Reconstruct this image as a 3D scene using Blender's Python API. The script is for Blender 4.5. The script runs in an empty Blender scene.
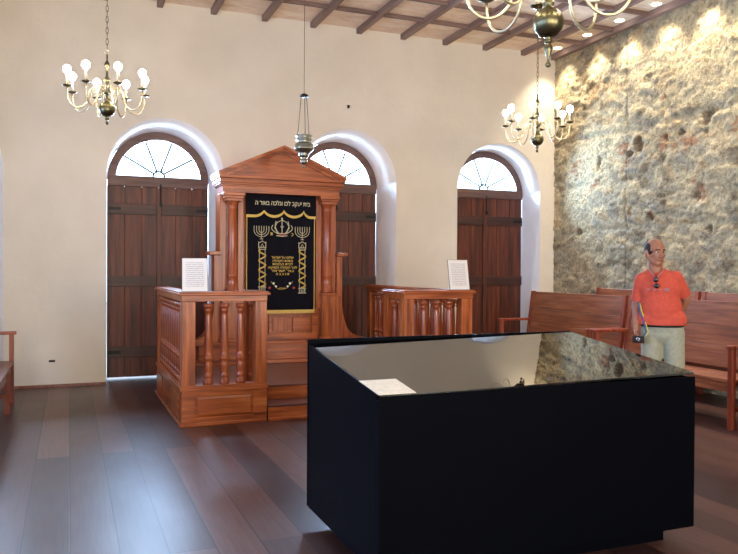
import bpy, bmesh, math, random
from mathutils import Vector, Matrix, noise
R = math.radians
PI = math.pi
rnd = random.Random(7)
col = bpy.context.scene.collection
scene = bpy.context.scene

# ------------------------------------------------------------------ materials
def srgb(r, g, b):
    def f(c):
        c /= 255.0
        return c / 12.92 if c <= .04045 else ((c + .055) / 1.055) ** 2.4
    return (f(r), f(g), f(b), 1)

def new_mat(name):
    m = bpy.data.materials.new(name); m.use_nodes = True
    nt = m.node_tree; nt.nodes.clear()
    out = nt.nodes.new('ShaderNodeOutputMaterial')
    p = nt.nodes.new('ShaderNodeBsdfPrincipled')
    nt.links.new(p.outputs[0], out.inputs[0])
    return m, nt, p, out

def ramp(nt, fac, stops):
    r = nt.nodes.new('ShaderNodeValToRGB')
    e = r.color_ramp.elements
    e[0].position, e[0].color = stops[0]
    e[1].position, e[1].color = stops[-1]
    for p, c in stops[1:-1]:
        n = e.new(p); n.color = c
    nt.links.new(fac, r.inputs[0])
    return r.outputs[0]

def coords(nt, scale=(1, 1, 1), rot=(0, 0, 0), kind='Object'):
    t = nt.nodes.new('ShaderNodeTexCoord')
    mp = nt.nodes.new('ShaderNodeMapping')
    mp.inputs['Scale'].default_value = scale
    mp.inputs['Rotation'].default_value = rot
    nt.links.new(t.outputs[kind], mp.inputs[0])
    return mp.outputs[0]

def noise_tex(nt, vec, scale, detail=4, rough=.55):
    n = nt.nodes.new('ShaderNodeTexNoise')
    n.inputs['Scale'].default_value = scale
    n.inputs['Detail'].default_value = detail
    n.inputs['Roughness'].default_value = rough
    nt.links.new(vec, n.inputs['Vector'])
    return n.outputs[0]

def bump(nt, p, h, strength=.3, dist=.01):
    b = nt.nodes.new('ShaderNodeBump')
    b.inputs['Strength'].default_value = strength
    b.inputs['Distance'].default_value = dist
    nt.links.new(h, b.inputs['Height'])
    nt.links.new(b.outputs[0], p.inputs['Normal'])

def simple(name, c, rough=.5, metal=0, spec=.5):
    m, nt, p, o = new_mat(name)
    p.inputs['Roughness'].default_value = rough
    p.inputs['Metallic'].default_value = metal
    p.inputs['Specular IOR Level'].default_value = spec
    v = noise_tex(nt, coords(nt), 35, 2)
    c0 = tuple(x * .9 for x in c[:3]) + (1,); c1 = tuple(min(1, x * 1.08) for x in c[:3]) + (1,)
    nt.links.new(ramp(nt, v, [(.3, c0), (.7, c1)]), p.inputs['Base Color'])
    return m

def wood(name, dark, mid, light, rough=.35, axis='z', scale=1.0, bstr=.12, coat=.0):
    m, nt, p, o = new_mat(name)
    s = {'x': (.6, 9, 9), 'y': (9, .6, 9), 'z': (9, 9, .6)}[axis]
    vec = coords(nt, tuple(a * scale for a in s))
    n1 = noise_tex(nt, vec, 3.0, 6, .6)
    nt.links.new(ramp(nt, n1, [(.28, dark), (.5, mid), (.75, light)]), p.inputs['Base Color'])
    p.inputs['Roughness'].default_value = rough
    p.inputs['Coat Weight'].default_value = coat
    p.inputs['Coat Roughness'].default_value = .2
    bump(nt, p, n1, bstr, .004)
    return m

M = {}
# plaster
m, nt, p, o = new_mat('cream_plaster')
v = coords(nt)
n1 = noise_tex(nt, v, 1.3, 5); n2 = noise_tex(nt, v, 14, 6, .65)
nt.links.new(ramp(nt, n1, [(.3, srgb(213, 204, 187)), (.7, srgb(225, 216, 200))]), p.inputs['Base Color'])
p.inputs['Roughness'].default_value = .9
bump(nt, p, n2, .35, .012)
M['plaster'] = m
m, nt, p, o = new_mat('daylit_reveal_plaster')  # wall plaster made whiter on the reveals: daylight put into the colour
nt.links.new(ramp(nt, noise_tex(nt, coords(nt), 3, 4), [(.3, srgb(236, 236, 236)), (.7, srgb(244, 244, 244))]), p.inputs['Base Color'])
p.inputs['Roughness'].default_value = .9
M['reveal'] = m
# stone: colours of the individual stones come from a colour attribute, fine grain from noise
m, nt, p, o = new_mat('rubble_stone')
at = nt.nodes.new('ShaderNodeVertexColor'); at.layer_name = 'stone'
v = coords(nt)
n2 = noise_tex(nt, v, 22, 6, .7)
mx = nt.nodes.new('ShaderNodeMixRGB'); mx.blend_type = 'MULTIPLY'; mx.inputs[0].default_value = .8
nt.links.new(at.outputs[0], mx.inputs[1])
nt.links.new(ramp(nt, n2, [(.34, (.36, .34, .30, 1)), (.54, (1, 1, 1, 1))]), mx.inputs[2])
nt.links.new(mx.outputs[0], p.inputs['Base Color'])
p.inputs['Roughness'].default_value = .95
p.inputs['Specular IOR Level'].default_value = .2
bump(nt, p, n2, 1.0, .035)
M['stone'] = m
# floor planks along Y
m, nt, p, o = new_mat('dark_plank_floor')
vec = coords(nt, (1, 1, 1), (0, 0, R(90)))
b = nt.nodes.new('ShaderNodeTexBrick')
b.offset = .37; b.offset_frequency = 2
b.inputs['Scale'].default_value = 1
b.inputs['Brick Width'].default_value = 3.6
b.inputs['Row Height'].default_value = .235
b.inputs['Mortar Size'].default_value = .004
b.inputs['Mortar Smooth'].default_value = .3
b.inputs['Bias'].default_value = 0
b.inputs['Color1'].default_value = (0, 0, 0, 1)
b.inputs['Color2'].default_value = (1, 1, 1, 1)
b.inputs['Mortar'].default_value = (.5, .5, .5, 1)
nt.links.new(vec, b.inputs['Vector'])
g = noise_tex(nt, coords(nt, (14, .8, 1)), 3, 6, .6)
big = noise_tex(nt, coords(nt, (1, .5, 1)), 1.2, 3)
tone = ramp(nt, b.outputs['Color'], [(0, srgb(54, 34, 32)), (.35, srgb(78, 50, 44)), (.7, srgb(92, 60, 52)), (.93, srgb(104, 70, 58)), (1, srgb(136, 102, 82))])
mx = nt.nodes.new('ShaderNodeMixRGB'); mx.blend_type = 'MULTIPLY'; mx.inputs[0].default_value = .7
nt.links.new(tone, mx.inputs[1])
nt.links.new(ramp(nt, g, [(.25, (.45, .42, .42, 1)), (.65, (1.0, 1.0, 1.0, 1))]), mx.inputs[2])
mx2 = nt.nodes.new('ShaderNodeMixRGB'); mx2.inputs[2].default_value = srgb(20, 12, 12)
nt.links.new(b.outputs['Fac'], mx2.inputs[0]); nt.links.new(mx.outputs[0], mx2.inputs[1])
nt.links.new(mx2.outputs[0], p.inputs['Base Color'])
rr = ramp(nt, big, [(.3, (.30, .30, .30, 1)), (.7, (.44, .44, .44, 1))])
nt.links.new(rr, p.inputs['Roughness'])
bp = nt.nodes.new('ShaderNodeMath'); bp.operation = 'SUBTRACT'
nt.links.new(g, bp.inputs[0]); nt.links.new(b.outputs['Fac'], bp.inputs[1])
bump(nt, p, bp.outputs[0], .15, .006)
p.inputs['Specular IOR Level'].default_value = .4
M['floor'] = m

M['mahogany'] = wood('mahogany', srgb(98, 40, 14), srgb(164, 82, 36), srgb(202, 118, 60), .33, 'z', coat=.15)
M['mahogany_x'] = wood('mahogany_flat', srgb(98, 40, 14), srgb(164, 82, 36), srgb(202, 118, 60), .33, 'x', coat=.15)
M['mahogany_y'] = wood('mahogany_deep', srgb(98, 40, 14), srgb(164, 82, 36), srgb(202, 118, 60), .33, 'y', coat=.15)
M['mahogany_dark'] = wood('mahogany_turned', srgb(96, 36, 14), srgb(156, 74, 34), srgb(196, 110, 58), .28, 'z', .8, coat=.3)
M['deck'] = wood('dais_boards', srgb(60, 30, 26), srgb(96, 52, 42), srgb(124, 74, 58), .3, 'x')
M['bench'] = wood('bench_wood', srgb(100, 52, 30), srgb(140, 80, 48), srgb(170, 108, 70), .4, 'y')
M['bench_leg'] = wood('bench_leg_wood', srgb(92, 34, 20), srgb(134, 58, 34), srgb(162, 82, 50), .4, 'z')
M['bench_old'] = wood('old_bench_wood', srgb(86, 44, 34), srgb(120, 66, 50), srgb(150, 96, 74), .35, 'y')
M['door'] = wood('old_door_wood', srgb(40, 15, 8), srgb(84, 37, 20), srgb(120, 58, 32), .5, 'z', .7, .3)
M['door_x'] = wood('old_door_rail_wood', srgb(32, 14, 10), srgb(58, 28, 19), srgb(82, 44, 30), .5, 'x', .7, .3)
M['frame'] = wood('fanlight_frame_glare_wood', srgb(70, 48, 44), srgb(98, 70, 62), srgb(120, 90, 80), .55, 'x', .7, .2)  # paler and greyer than the doors: fanlight glare put into the colour
M['beam'] = wood('ceiling_beam_wood', srgb(104, 84, 76), srgb(134, 110, 100), srgb(150, 126, 116), .6, 'y', .8)
M['beam_x'] = wood('ceiling_cross_beam_wood', srgb(92, 72, 66), srgb(120, 96, 88), srgb(136, 112, 102), .6, 'x', .8)
m, nt, p, o = new_mat('ceiling_boards')
n1 = noise_tex(nt, coords(nt, (1.4, 3, 1)), 2.2, 6, .7)
nt.links.new(ramp(nt, n1, [(.3, srgb(214, 184, 156)), (.5, srgb(236, 216, 194)), (.7, srgb(246, 234, 216))]), p.inputs['Base Color'])
p.inputs['Roughness'].default_value = .8
M['ceiling'] = m
M['black'] = simple('matt_black_laminate', (.0012, .0016, .0032, 1), .5, 0, .03)
M['black_edge'] = simple('black_edge', (.008, .008, .008, 1), .5)
M['brass'] = simple('aged_brass', srgb(214, 200, 164), .4, 1)
M['brass_dark'] = simple('dark_brass', srgb(112, 106, 78), .34, 1)
M['silver'] = simple('tarnished_silver', srgb(150, 150, 138), .35, 1)
M['iron'] = simple('dark_iron', srgb(40, 38, 38), .5, .7)
M['chrome'] = simple('bright_metal', srgb(200, 200, 205), .2, 1)
M['candle'] = simple('ivory_candle', srgb(236, 222, 190), .6)
m, nt, p, o = new_mat('velvet')
nt.links.new(ramp(nt, noise_tex(nt, coords(nt), 60, 4), [(.3, (.004, .004, .007, 1)), (.7, (.011, .010, .014, 1))]), p.inputs['Base Color'])
p.inputs['Roughness'].default_value = .95; p.inputs['Specular IOR Level'].default_value = .1
M['velvet'] = m
M['gold'] = simple('gold_thread', srgb(206, 172, 84), .55, .15)
M['pale_gold'] = simple('pale_gold_thread', srgb(206, 196, 158), .6, .1)
M['red_thread'] = simple('red_thread', srgb(150, 50, 52), .7)
M['white_thread'] = simple('white_thread', srgb(235, 232, 220), .7)
M['paper'] = simple('white_paper', srgb(236, 228, 206), .8)
# typed notice: faint grey lines of print too small to read
m, nt, p, o = new_mat('printed_notice')
t = nt.nodes.new('ShaderNodeTexCoord'); sp = nt.nodes.new('ShaderNodeSeparateXYZ')
nt.links.new(t.outputs['Generated'], sp.inputs[0])
def mth(op, a, b=None, c=None):
    n = nt.nodes.new('ShaderNodeMath'); n.operation = op
    for i, q in enumerate((a, b, c)):
        if q is None: continue
        if isinstance(q, (int, float)): n.inputs[i].default_value = q
        else: nt.links.new(q, n.inputs[i])
    return n.outputs[0]
fr = mth('FRACT', mth('MULTIPLY', sp.outputs[2], 17))
ln = mth('GREATER_THAN', fr, .5)
wd = mth('GREATER_THAN', noise_tex(nt, coords(nt, (60, 1, 900 / 10)), 1.4, 1), .42)
inx = mth('MULTIPLY', mth('GREATER_THAN', sp.outputs[0], .14), mth('LESS_THAN', sp.outputs[0], .86))
inz = mth('MULTIPLY', mth('GREATER_THAN', sp.outputs[2], .12), mth('LESS_THAN', sp.outputs[2], .88))
fac = mth('MULTIPLY', mth('MULTIPLY', ln, wd), mth('MULTIPLY', inx, inz))
mx = nt.nodes.new('ShaderNodeMixRGB')
mx.inputs[1].default_value = srgb(238, 234, 228); mx.inputs[2].default_value = srgb(196, 194, 196)
nt.links.new(fac, mx.inputs[0]); nt.links.new(mx.outputs[0], p.inputs['Base Color'])
p.inputs['Roughness'].default_value = .6
M['notice'] = m
M['acrylic'] = simple('grey_acrylic_edge', srgb(96, 98, 104), .3)
# glass
def glass_mat(name, ior, rough=.0, tint=(1, 1, 1, 1)):
    m, nt, p, o = new_mat(name)
    nt.nodes.remove(p)
    tr = nt.nodes.new('ShaderNodeBsdfTransparent'); tr.inputs[0].default_value = tint
    gl = nt.nodes.new('ShaderNodeBsdfGlossy'); gl.inputs['Roughness'].default_value = rough
    fr = nt.nodes.new('ShaderNodeFresnel'); fr.inputs[0].default_value = ior
    mx = nt.nodes.new('ShaderNodeMixShader')
    nt.links.new(fr.outputs[0], mx.inputs[0]); nt.links.new(tr.outputs[0], mx.inputs[1]); nt.links.new(gl.outputs[0], mx.inputs[2])
    nt.links.new(mx.outputs[0], o.inputs[0])
    return m
M['pane'] = glass_mat('window_glass', 1.3)
M['lid'] = glass_mat('lid_glass', 3.3, .008, (.8, .86, .82, 1))
def emit(name, c, s):
    m, nt, p, o = new_mat(name)
    p.inputs['Base Color'].default_value = (0.8, .8, .8, 1)
    p.inputs['Emission Color'].default_value = c
    p.inputs['Emission Strength'].default_value = s
    return m
M['bulb'] = emit('lit_bulb', (1, .86, .68, 1), 95)
M['downlight'] = emit('lit_downlight', (1, .9, .75, 1), 12)
M['ground'] = simple('pale_paving', srgb(200, 200, 195), .9)
# person
M['skin'] = simple('skin', srgb(160, 108, 82), .55)
M['shirt'] = simple('coral_cotton', srgb(198, 80, 60), .9)
M['trousers'] = simple('pale_sage_cotton', srgb(156, 158, 138), .9)
M['hair'] = simple('dark_hair', srgb(34, 26, 24), .8)
M['eye_dark'] = simple('dark_eye', srgb(30, 22, 20), .4)
M['eye_white'] = simple('eye_white', srgb(225, 220, 212), .4)
M['lip'] = simple('lip', srgb(146, 78, 66), .6)
M['shadow_glass'] = simple('black_lens', (.01, .01, .012, 1), .15)
M['print'] = simple('faded_grey_print', srgb(168, 112, 108), .9)
M['blue_strap'] = simple('blue_strap', srgb(50, 80, 150), .7)
M['yellow_strap'] = simple('yellow_strap', srgb(205, 200, 60), .7)
M['shoe'] = simple('brown_shoe', srgb(60, 42, 32), .5)

# ------------------------------------------------------------------ mesh builder
def link(o, parent=None):
    col.objects.link(o)
    if parent is not None: o.parent = parent
    return o

class MB:
    def __init__(s): s.bm = bmesh.new()
    def box(s, x0, x1, y0, y1, z0, z1):
        vs = [s.bm.verts.new((x, y, z)) for x in (x0, x1) for y in (y0, y1) for z in (z0, z1)]
        for f in ((0, 1, 3, 2), (4, 6, 7, 5), (0, 4, 5, 1), (2, 3, 7, 6), (0, 2, 6, 4), (1, 5, 7, 3)):
            s.bm.faces.new([vs[i] for i in f])
        return s
    def hexa(s, pts):   # 8 points in box order x,y,z binary
        vs = [s.bm.verts.new(p) for p in pts]
        for f in ((0, 1, 3, 2), (4, 6, 7, 5), (0, 4, 5, 1), (2, 3, 7, 6), (0, 2, 6, 4), (1, 5, 7, 3)):
            s.bm.faces.new([vs[i] for i in f])
        return s
    def prism(s, poly, y0, y1, smooth=False):   # poly in x,z
        a = [s.bm.verts.new((x, y0, z)) for x, z in poly]
        b = [s.bm.verts.new((x, y1, z)) for x, z in poly]
        n = len(poly)
        s.bm.faces.new(a); s.bm.faces.new(b[::-1])
        for i in range(n):
            f = s.bm.faces.new((a[i], b[i], b[(i + 1) % n], a[(i + 1) % n]))
        return s
    def band(s, outer, inner, y0, y1):   # strip between two polylines in x,z
        n = len(outer)
        V = [[s.bm.verts.new((x, y, z)) for x, z in pl] for pl, y in ((outer, y0), (inner, y0), (outer, y1), (inner, y1))]
        for i in range(n - 1):
            s.bm.faces.new((V[0][i], V[0][i + 1], V[1][i + 1], V[1][i]))
            s.bm.faces.new((V[2][i], V[3][i], V[3][i + 1], V[2][i + 1]))
            s.bm.faces.new((V[0][i], V[2][i], V[2][i + 1], V[0][i + 1]))
            s.bm.faces.new((V[1][i], V[1][i + 1], V[3][i + 1], V[3][i]))
        for i in (0, n - 1):
            s.bm.faces.new((V[0][i], V[1][i], V[3][i], V[2][i]))
        return s
    def lathe(s, prof, c=(0, 0, 0), n=20, smooth=True):
        rings = []
        for r, z in prof:
            r = max(r, .0004)
            rings.append([s.bm.verts.new((c[0] + r * math.cos(2 * PI * k / n), c[1] + r * math.sin(2 * PI * k / n), c[2] + z)) for k in range(n)])
        for a, b in zip(rings, rings[1:]):
            for k in range(n):
                f = s.bm.faces.new((a[k], a[(k + 1) % n], b[(k + 1) % n], b[k])); f.smooth = smooth
        s.bm.faces.new(rings[0]); s.bm.faces.new(rings[-1])
        return s
    def tube(s, pts, r, n=8, closed=False):
        pts = [Vector(p) for p in pts]
        m_ = len(pts)
        rs = r if isinstance(r, (list, tuple)) else [r] * m_
        up = None; rings = []
        for i, p in enumerate(pts):
            if closed: t = pts[(i + 1) % m_] - pts[i - 1]
            else: t = pts[min(i + 1, m_ - 1)] - pts[max(i - 1, 0)]
            t.normalize()
            if up is None:
                up = t.cross(Vector((0, 0, 1)))
                if up.length < .1: up = t.cross(Vector((0, 1, 0)))
                up.normalize()
            else:
                up = (up - t * up.dot(t)).normalized()
            v = t.cross(up)
            rings.append([s.bm.verts.new(p + (up * math.cos(2 * PI * k / n) + v * math.sin(2 * PI * k / n)) * rs[i]) for k in range(n)])
        pairs = list(zip(rings, rings[1:]))
        if closed: pairs.append((rings[-1], rings[0]))
        for a, b in pairs:
            for k in range(n):
                f = s.bm.faces.new((a[k], a[(k + 1) % n], b[(k + 1) % n], b[k])); f.smooth = True
        if not closed:
            s.bm.faces.new(rings[0]); s.bm.faces.new(rings[-1])
        return s
    def ell(s, c, rad, rot=None, u=16, v=10):
        mt = Matrix.Translation(Vector(c)) @ (rot.to_4x4() if rot else Matrix.Identity(4)) @ Matrix.Diagonal((*rad, 1))
        r = bmesh.ops.create_uvsphere(s.bm, u_segments=u, v_segments=v, radius=1, matrix=mt)
        for vv in r['verts']:
            for f in vv.link_faces: f.smooth = True
        return s
    def cap(s, a, b, r0, r1, n=14):   # tapered capsule
        a = Vector(a); b = Vector(b); d = b - a; L = d.length
        q = d.to_track_quat('Z', 'Y').to_matrix()
        prof = [(r0 * math.cos(t), r0 * math.sin(t)) for t in [-PI / 2 + k * PI / 8 for k in range(1, 5)]]
        prof += [(r1 * math.cos(t), L + r1 * math.sin(t)) for t in [k * PI / 8 for k in range(0, 4)]]
        rings = []
        for r, z in prof:
            rings.append([s.bm.verts.new(a + q @ Vector((r * math.cos(2 * PI * k / n), r * math.sin(2 * PI * k / n), z))) for k in range(n)])
        for A, B in zip(rings, rings[1:]):
            for k in range(n):
                f = s.bm.faces.new((A[k], A[(k + 1) % n], B[(k + 1) % n], B[k])); f.smooth = True
        for rg, z in ((rings[0], -r0), (rings[-1], L + r1)):
            ct = s.bm.verts.new(a + q @ Vector((0, 0, z)))
            for k in range(n):
                f = s.bm.faces.new((rg[k], rg[(k + 1) % n], ct)); f.smooth = True
        return s
    def mesh(s, name):
        bmesh.ops.recalc_face_normals(s.bm, faces=s.bm.faces[:])
        me = bpy.data.meshes.new(name); s.bm.to_mesh(me); s.bm.free(); return me
    def build(s, name, mat, parent=None, bevel=0, loc=None, rotz=0):
        me = s.mesh(name); me.materials.append(mat)
        o = bpy.data.objects.new(name, me); link(o, parent)
        if loc: o.location = loc
        if rotz: o.rotation_euler.z = rotz
        if bevel:
            b = o.modifiers.new('bevel', 'BEVEL'); b.width = bevel; b.segments = 2; b.limit_method = 'ANGLE'; b.angle_limit = R(40)
        return o

def tag(o, label, cat, group=None, kind=None):
    o['label'] = label; o['category'] = cat
    if group: o['group'] = group
    if kind: o['kind'] = kind
    return o
def struct(o, label=None, cat=None):
    o['kind'] = 'structure'
    if label: o['label'] = label
    if cat: o['category'] = cat
    return o
def empty(name, loc=(0, 0, 0), rz=0):
    o = bpy.data.objects.new(name, None); col.objects.link(o)
    o.location = loc; o.rotation_euler.z = rz; o.empty_display_size = .1
    return o
def copy_tree(o, parent=None):
    c = o.copy(); col.objects.link(c); c.parent = parent
    for ch in [x for x in bpy.data.objects if x.parent == o]:
        copy_tree(ch, c)
    return c

# ------------------------------------------------------------------ room shell
H = 4.80           # height of the ceiling boards
XL, YF = -11.0, -13.0
REC = [(-8.50, .727, 2.62), (-5.905, .727, 2.62), (-3.45, .73, 2.66), (-1.005, .727, 2.63)]   # centre x, radius, spring height
TH = .6; DY = .40
NA = 40
def arc(cx, r, sp, a0=PI, a1=0, n=NA):
    return [(cx + r * math.cos(a0 + (a1 - a0) * i / n), sp + r * math.sin(a0 + (a1 - a0) * i / n)) for i in range(n + 1)]
def inner(rec):
    cx, r, sp = rec
    if cx > -2: return (-1.016, .694, 2.602)
    return (cx - .052, .652, sp - .04)
bm = bmesh.new()
def q(*pts, mi=0):
    f = bm.faces.new([bm.verts.new(p) for p in pts]); f.material_index = mi; return f
def face_with_holes(y, recs):
    x = XL
    for cx, r, sp in recs:
        q((x, y, 0), (cx - r, y, 0), (cx - r, y, sp), (x, y, sp)); q((x, y, sp), (cx - r, y, sp), (cx - r, y, H), (x, y, H))
        A = arc(cx, r, sp)
        for a, b in zip(A, A[1:]):
            q((a[0], y, a[1]), (b[0], y, b[1]), (b[0], y, H), (a[0], y, H))
        x = cx + r
    q((x, y, 0), (0.15, y, 0), (0.15, y, H), (x, y, H))
face_with_holes(0, REC)
face_with_holes(TH, [inner(r) for r in REC])
for rec in REC:
    i_ = inner(rec)
    o1 = [(rec[0] - rec[1], 0)] + arc(*rec) + [(rec[0] + rec[1], 0)]
    o2 = [(i_[0] - i_[1], 0)] + arc(*i_) + [(i_[0] + i_[1], 0)]
    for (a, b, c, d) in zip(o1, o1[1:], o2[1:], o2):
        f = q((a[0], 0, a[1]), (b[0], 0, b[1]), (c[0], DY, c[1]), (d[0], DY, d[1]), mi=1); f.smooth = True
        q((d[0], DY, d[1]), (c[0], DY, c[1]), (c[0], TH, c[1]), (d[0], TH, d[1]), mi=1)
bmesh.ops.remove_doubles(bm, verts=bm.verts[:], dist=.0002)
bmesh.ops.recalc_face_normals(bm, faces=bm.faces[:])
me = bpy.data.meshes.new('wall_back'); bm.to_mesh(me); bm.free()
me.materials.append(M['plaster']); me.materials.append(M['reveal'])
struct(link(bpy.data.objects.new('wall_back', me)), 'cream plastered back wall with arched door recesses', 'wall')

# baseboard on the back wall between the recesses
xs = [XL] + [v for rec in REC for v in (rec[0] - rec[1], rec[0] + rec[1])] + [-.05]
mb = MB()
for a, b in zip(xs[0::2], xs[1::2]): mb.box(a, b, -.012, 0, 0, .035)
struct(mb.build('baseboard_back', M['bench_old']), 'low brown strip at the foot of the back wall', 'baseboard')

# floor, ground outside
mb = MB().box(XL - .2, .3, YF - .2, TH, -.12, 0)
struct(mb.build('floor', M['floor']), 'dark polished plank floor', 'floor')
struct(MB().box(-30, 20, TH, 25, -.2, -.06).build('ground', M['ground']), 'pale paving outside the doors', 'ground')

# left wall and front wall behind the viewpoint, with unseen windows added to let in fill light
WL = [(-10.6, -9.2), (-7.6, -6.2), (-4.6, -3.2)]      # y ranges in the left wall
WF = [(-9.6, -8.2), (-6.3, -4.9), (-3.0, -1.6)]       # x ranges in the front wall
wz0, wz1 = 1.0, 3.1
mb = MB()
y = YF
for a, b in WL:
    mb.box(XL - .3, XL, y, a, 0, H); mb.box(XL - .3, XL, a, b, 0, wz0); mb.box(XL - .3, XL, a, b, wz1, H); y = b
mb.box(XL - .3, XL, y, TH, 0, H)
struct(mb.build('wall_left', M['plaster']), 'cream plastered left wall', 'wall')
mb = MB(); x = XL - .3
for a, b in WF:
    mb.box(x, a, YF - .3, YF, 0, H); mb.box(a, b, YF - .3, YF, 0, wz0); mb.box(a, b, YF - .3, YF, wz1, H); x = b
mb.box(x, .3, YF - .3, YF, 0, H)
struct(mb.build('wall_front', M['plaster']), 'cream plastered front wall', 'wall')
for i, (a, b) in enumerate(WL + WF):
    fr = MB(); c0, c1 = a + .001, b - .001
    def bar(u0, u1, z0, z1):
        if i < 3: fr.box(XL - .2, XL - .14, u0, u1, z0, z1)
        else: fr.box(u0, u1, YF - .2, YF - .14, z0, z1)
    mid = (a + b) / 2
    bar(c0, c0 + .06, wz0, wz1); bar(c1 - .06, c1, wz0, wz1); bar(c0, c1, wz0, wz0 + .06); bar(c0, c1, wz1 - .06, wz1); bar(mid - .03, mid + .03, wz0, wz1)
    w = struct(fr.build('window_%d' % (i + 1), M['frame']), 'tall unseen window added behind the viewpoint to carry fill light', 'window')
    g = MB()
    if i < 3: g.box(XL - .175, XL - .165, c0 + .06, c1 - .06, wz0 + .06, wz1 - .06)
    else: g.box(c0 + .06, c1 - .06, YF - .175, YF - .165, wz0 + .06, wz1 - .06)
    g.build('pane', M['pane'], w)

# ceiling boards, beams
struct(MB().box(XL - .3, .3, YF - .3, TH, H, H + .1).build('ceiling', M['ceiling']), 'pale boarded ceiling between dark beams', 'ceiling')
bs = .673
n = 0
ZB = 4.725
xb = -.614 - .0
k = 0
while xb - k * bs > XL:
    n += 1
    x = xb - k * bs
    struct(MB().box(x - .036, x + .036, YF, -.001, ZB, H - .001).build('trim_%d' % n, M['beam']), 'dark ceiling beam', 'beam'); k += 1
n += 1
struct(MB().box(-.10, .0, YF, -.001, ZB - .01, H - .001).build('trim_%d' % n, M['beam']), 'dark edge beam along the top of the stone wall', 'beam')
k = 0
while -.74 - k * bs > YF:
    n += 1; y = -.74 - k * bs
    struct(MB().box(XL, -.1, y - .018, y + .018, ZB + .02, H - .002).build('trim_%d' % n, M['beam_x']), 'dark ceiling cross beam', 'beam'); k += 1

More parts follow.
